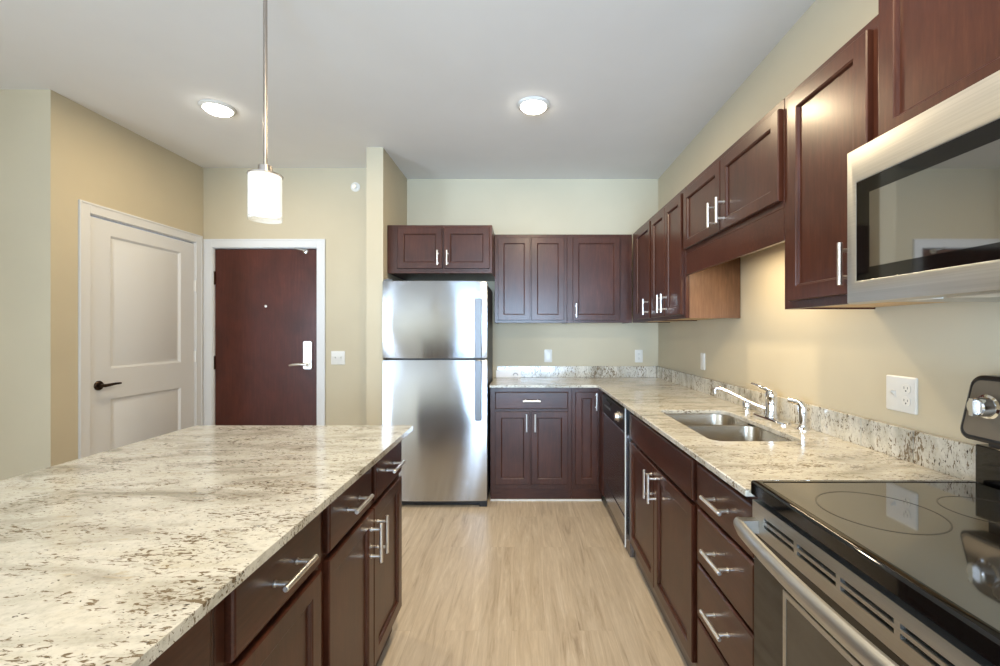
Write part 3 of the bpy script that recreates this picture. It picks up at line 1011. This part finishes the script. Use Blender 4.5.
# ------------------------------------------------------------------ microwave
MX = 0.826
t = thing('microwave_oven', 'stainless over-the-range microwave with dark glass door', 'microwave', (MX, 1.134, 1.402), RF)
w, h, md = 0.757, 0.392, XR - MX - 0.004
MB().loft([[(0, 0.034, 0.012), (w, 0.034, 0.012), (w, 0.034, h), (0, 0.034, h)], [(0, md, 0.022), (w, md, 0.022), (w, md, h), (0, md, h)]]).build('case', BLACK, t, 0.002)
u = MB().box(0.01, w - 0.01, 0.036, md - 0.03, 0.006, 0.0118)
u.build('underside_panel', STEEL, t)
MB().box(0.20, 0.34, 0.07, 0.16, 0.002, 0.0058).build('grease_filter', NICKEL, t)
MB().box(0.42, 0.56, 0.07, 0.16, 0.002, 0.0058).build('grease_filter', NICKEL, t)
MB().box(0.10, 0.16, 0.06, 0.10, 0.003, 0.0058).build('lamp_cover', WHITEP, t)
dwid = 0.585
def MR(x0, x1, z0, z1, d):
    return [(x0, d, z0), (x1, d, z0), (x1, d, z1), (x0, d, z1)]
wz0_, wz1_, wl, wr = 0.055, 0.300, 0.036, dwid - 0.05
dr = MB().loft([MR(0, dwid, 0.0, h - 0.004, 0.033), MR(0, dwid, 0.0, h - 0.004, 0.012), MR(0.003, dwid - 0.001, 0.003, h - 0.007, 0.004), MR(0.018, dwid - 0.018, 0.020, h - 0.020, 0.0),
                MR(wl - 0.004, wr + 0.004, wz0_ - 0.004, wz1_ + 0.004, 0.0), MR(wl, wr, wz0_, wz1_, 0.0018), MR(wl + 0.0002, wr - 0.0002, wz0_ + 0.0002, wz1_ - 0.0002, 0.006)]).build('door', STEEL, t)
MB().box(wl + 0.0004, wr - 0.0004, 0.0022, 0.0058, wz0_ + 0.0004, wz1_ - 0.0004).build('door_glass', BGLASS, dr)
MB().box(wl + 0.042, wr - 0.042, 0.0015, 0.0021, wz0_ + 0.030, wz1_ - 0.036).build('window', MWGLASS, dr)
MB().tube([(dwid - 0.02, -0.03, 0.07), (dwid - 0.02, -0.042, 0.12), (dwid - 0.02, -0.042, 0.27), (dwid - 0.02, -0.03, 0.32)], 0.009).tube([(dwid - 0.02, -0.034, 0.09), (dwid - 0.02, 0.002, 0.09)], 0.007).tube([(dwid - 0.02, -0.034, 0.30), (dwid - 0.02, 0.002, 0.30)], 0.007).build('handle', STEEL, dr)
cp = MB().loft([MR(dwid + 0.002, w, 0.0, h - 0.004, 0.033), MR(dwid + 0.002, w, 0.0, h - 0.004, 0.006), MR(dwid + 0.008, w - 0.006, 0.006, h - 0.010, 0.0)]).build('control_panel', BGLASS, t)
for r in range(4):
    for c in range(3):
        MB().box(dwid + 0.03 + c * 0.042, dwid + 0.062 + c * 0.042, -0.0015, -0.0002, 0.07 + r * 0.045, 0.10 + r * 0.045).build('button', GREYP, cp)

# ------------------------------------------------------------------ plates on the walls
GO = 'electrical plates on the walls'


def plate(name, label, cat, loc, rotz, gangs, group=GO):
    """gangs: list of 'o' (outlet), 's' (toggle) or 'b' (flat insert)"""
    t = thing(name, label, cat, loc, rotz, group)
    n = len(gangs)
    w = 0.072 if n == 1 else 0.119
    MB().loft([[(x, y, z) for x, z in rrect(-w / 2 + i, w / 2 - i, -0.0585 + i, 0.0585 - i, 0.006, 4)] for i, y in ((0, 0), (0, -0.003), (0.004, -0.006))]).build('plate', WHITEP, t)
    for k, g in enumerate(gangs):
        x = (k - (n - 1) / 2) * 0.048
        if g == 'o':
            for dz in (0.020, -0.020):
                r = MB().loft([[(x + a, y, dz + b) for a, b in rrect(-0.0165, 0.0165, -0.0145, 0.0145, 0.012, 5)] for y in (-0.0061, -0.0085)]).build('receptacle', WHITEP, t)
                MB().box(x - 0.0075, x - 0.0055, -0.0089, -0.0085, dz - 0.001, dz + 0.007).box(x + 0.0055, x + 0.0075, -0.0089, -0.0085, dz - 0.001, dz + 0.006).lathe([(0.0028, 0), (0.0028, -0.0004)], (x, -0.0085, dz - 0.007), 10, 'Y').build('slots', GREYP, r)
        elif g == 's':
            MB().box(x - 0.0055, x + 0.0055, -0.0075, -0.0061, -0.0125, 0.0125).loft([[(x - 0.0045, -0.0076, -0.006), (x + 0.0045, -0.0076, -0.006), (x + 0.0045, -0.0076, 0.007), (x - 0.0045, -0.0076, 0.007)], [(x - 0.0035, -0.019, 0.005), (x + 0.0035, -0.019, 0.005), (x + 0.0035, -0.019, 0.011), (x - 0.0035, -0.019, 0.011)]]).build('toggle', WHITEP, t)
        else:
            MB().box(x - 0.0165, x + 0.0165, -0.0075, -0.0061, -0.033, 0.033).build('rocker', WHITEP, t, 0.001)
    return t


plate('power_outlet', 'small white plate on back wall above the upstand, closer to refrigerator', 'outlet', (0.232, YB, 1.115), 0, 'b')
plate('power_outlet', 'white outlet plate on the back wall, close to the right corner', 'outlet', (1.066, YB, 1.113), 0, 'o')
plate('power_outlet', 'narrow white plate on the right wall between corner and faucet', 'outlet', (XR, 3.055, 1.13), RF, 'b')
plate('switch_outlet', 'large white plate with toggle and outlets beside the stove', 'outlet', (XR, 1.452, 1.128), RF, 'so')
plate('light_switch', 'white double light switch beside the brown entry door', 'switch', (-1.589, YE, 1.113), 0, 'ss')

t = thing('sprinkler_head', 'small white round sprinkler high on the entry wall', 'sprinkler', (-1.44, YE, 2.58), 0)
MB().lathe([(0.040, 0), (0.040, -0.004), (0.030, -0.010), (0.020, -0.010), (0.018, -0.004), (0, -0.004)], (0, 0, 0), 28, 'Y').build('escutcheon', WHITEP, t)
MB().lathe([(0.010, -0.0042), (0.009, -0.022), (0.016, -0.024), (0.016, -0.027), (0, -0.027)], (0, 0, 0), 16, 'Y').build('deflector', NICKEL, t)

# ------------------------------------------------------------------ leaflet on the back counter
t = thing('leaflet', 'white leaflet with a grey round mark, leaning on the back upstand', 'leaflet', (-0.13, YB - 0.032, CT + 0.0005), 0)
MB().loft([[(-0.115, 0.0, 0.0), (0.112, 0.0, 0.0), (0.112, 0.0015, 0.0), (-0.115, 0.0015, 0.0)], [(-0.115, 0.006, 0.064), (0.112, 0.006, 0.064), (0.112, 0.0075, 0.064), (-0.115, 0.0075, 0.064)]]).build('sheet', PAPER, t)
ml = MB()
arc = [(0.062 + 0.024 * math.cos(a), 0.018 + 0.024 * math.sin(a)) for a in [PI * k / 14 for k in range(15)]]
arc += [(0.062 + 0.015 * math.cos(a), 0.018 + 0.015 * math.sin(a)) for a in [PI * k / 14 for k in range(14, -1, -1)]]
ml.prism(arc, 0.0, 0.0006)
ml.v = [(x, z * 0.094 - 0.0002 - 0.0006 + zz, z) for x, z, zz in ml.v]
ml.build('printed_mark', INK, t)

# ------------------------------------------------------------------ lamps
GL = 'recessed ceiling lights'


def can_light(x, y, label, power=CAN_W):
    t = thing('ceiling_light', label, 'ceiling light', (x, y, CH), 0, GL)
    MB().lathe([(0.100, 0), (0.100, -0.004), (0.094, -0.010), (0.082, -0.014), (0.078, -0.011), (0.078, 0.0)], (0, 0, 0), 40, cap=False).build('trim_ring', WHITEP, t)
    MB().lathe([(0.0765, -0.001), (0.0765, -0.018), (0.068, -0.026), (0.04, -0.029), (0, -0.030)], (0, 0, 0), 40).build('lens', LENS, t)
    l = area_light('ceiling_light_glow', (x, y, CH - 0.034), (0, 0, 0), 0.145, 0.145, power, WARM, 'DISK')
    l.parent = None
    return t


can_light(-1.918, 2.78, 'lit round recessed ceiling light in front of the white and brown doors', 9.5)
can_light(0.065, 2.745, 'lit round recessed ceiling light over the aisle before the refrigerator')
can_light(0.065, 0.75, 'added recessed ceiling light over the aisle by the stove, unseen', 30.0)  # added out of view to brighten the right wall and stove

def pendant(x, y, label):
    t = thing('pendant_lamp', label, 'pendant lamp', (x, y, 1.765), 0)
    H = CH - 1.765
    MB().lathe([(0.0075, 0.205), (0.0075, H - 0.024)], (0, 0, 0), 14).build('rod', RODM, t)
    MB().lathe([(0.062, H), (0.062, H - 0.006), (0.05, H - 0.02), (0.012, H - 0.026), (0.006, H - 0.026)], (0, 0, 0), 28).build('canopy', NICKEL, t)
    MB().lathe([(0.0615, 0.172), (0.0615, 0.176), (0.026, 0.179), (0.025, 0.21), (0.018, 0.213), (0.008, 0.214), (0.008, 0.204)], (0, 0, 0), 28).build('socket_cap', RODM, t)
    MB().lathe([(0.0545, 0.024), (0.056, 0.022), (0.0575, 0.024), (0.0575, 0.168), (0.0565, 0.1715), (0.02, 0.1715), (0.02, 0.168), (0.0525, 0.166), (0.054, 0.160), (0.054, 0.024)], (0, 0, 0), 40, cap=False).build('shade', SHADE, t)
    MB().lathe([(0.0582, 0.0), (0.0600, 0.0), (0.0600, 0.170), (0.0582, 0.170), (0.0582, 0.0)], (0, 0, 0), 40, cap=False).build('clear_sleeve', CLEAR, t)['label'] = 'clear glass outer sleeve'
    MB().lathe([(0.0, 0.05), (0.018, 0.055), (0.028, 0.075), (0.026, 0.10), (0.014, 0.13), (0.013, 0.168)], (0, 0, 0), 20).build('bulb', BULB, t)


pendant(-1.0, 1.715, 'lit white glass cylinder pendant hanging over the island on a rod')
pendant(-1.0, 0.60, 'added second glass pendant over the near half of the island, unseen')  # put in out of view for extra light and fridge door reflections
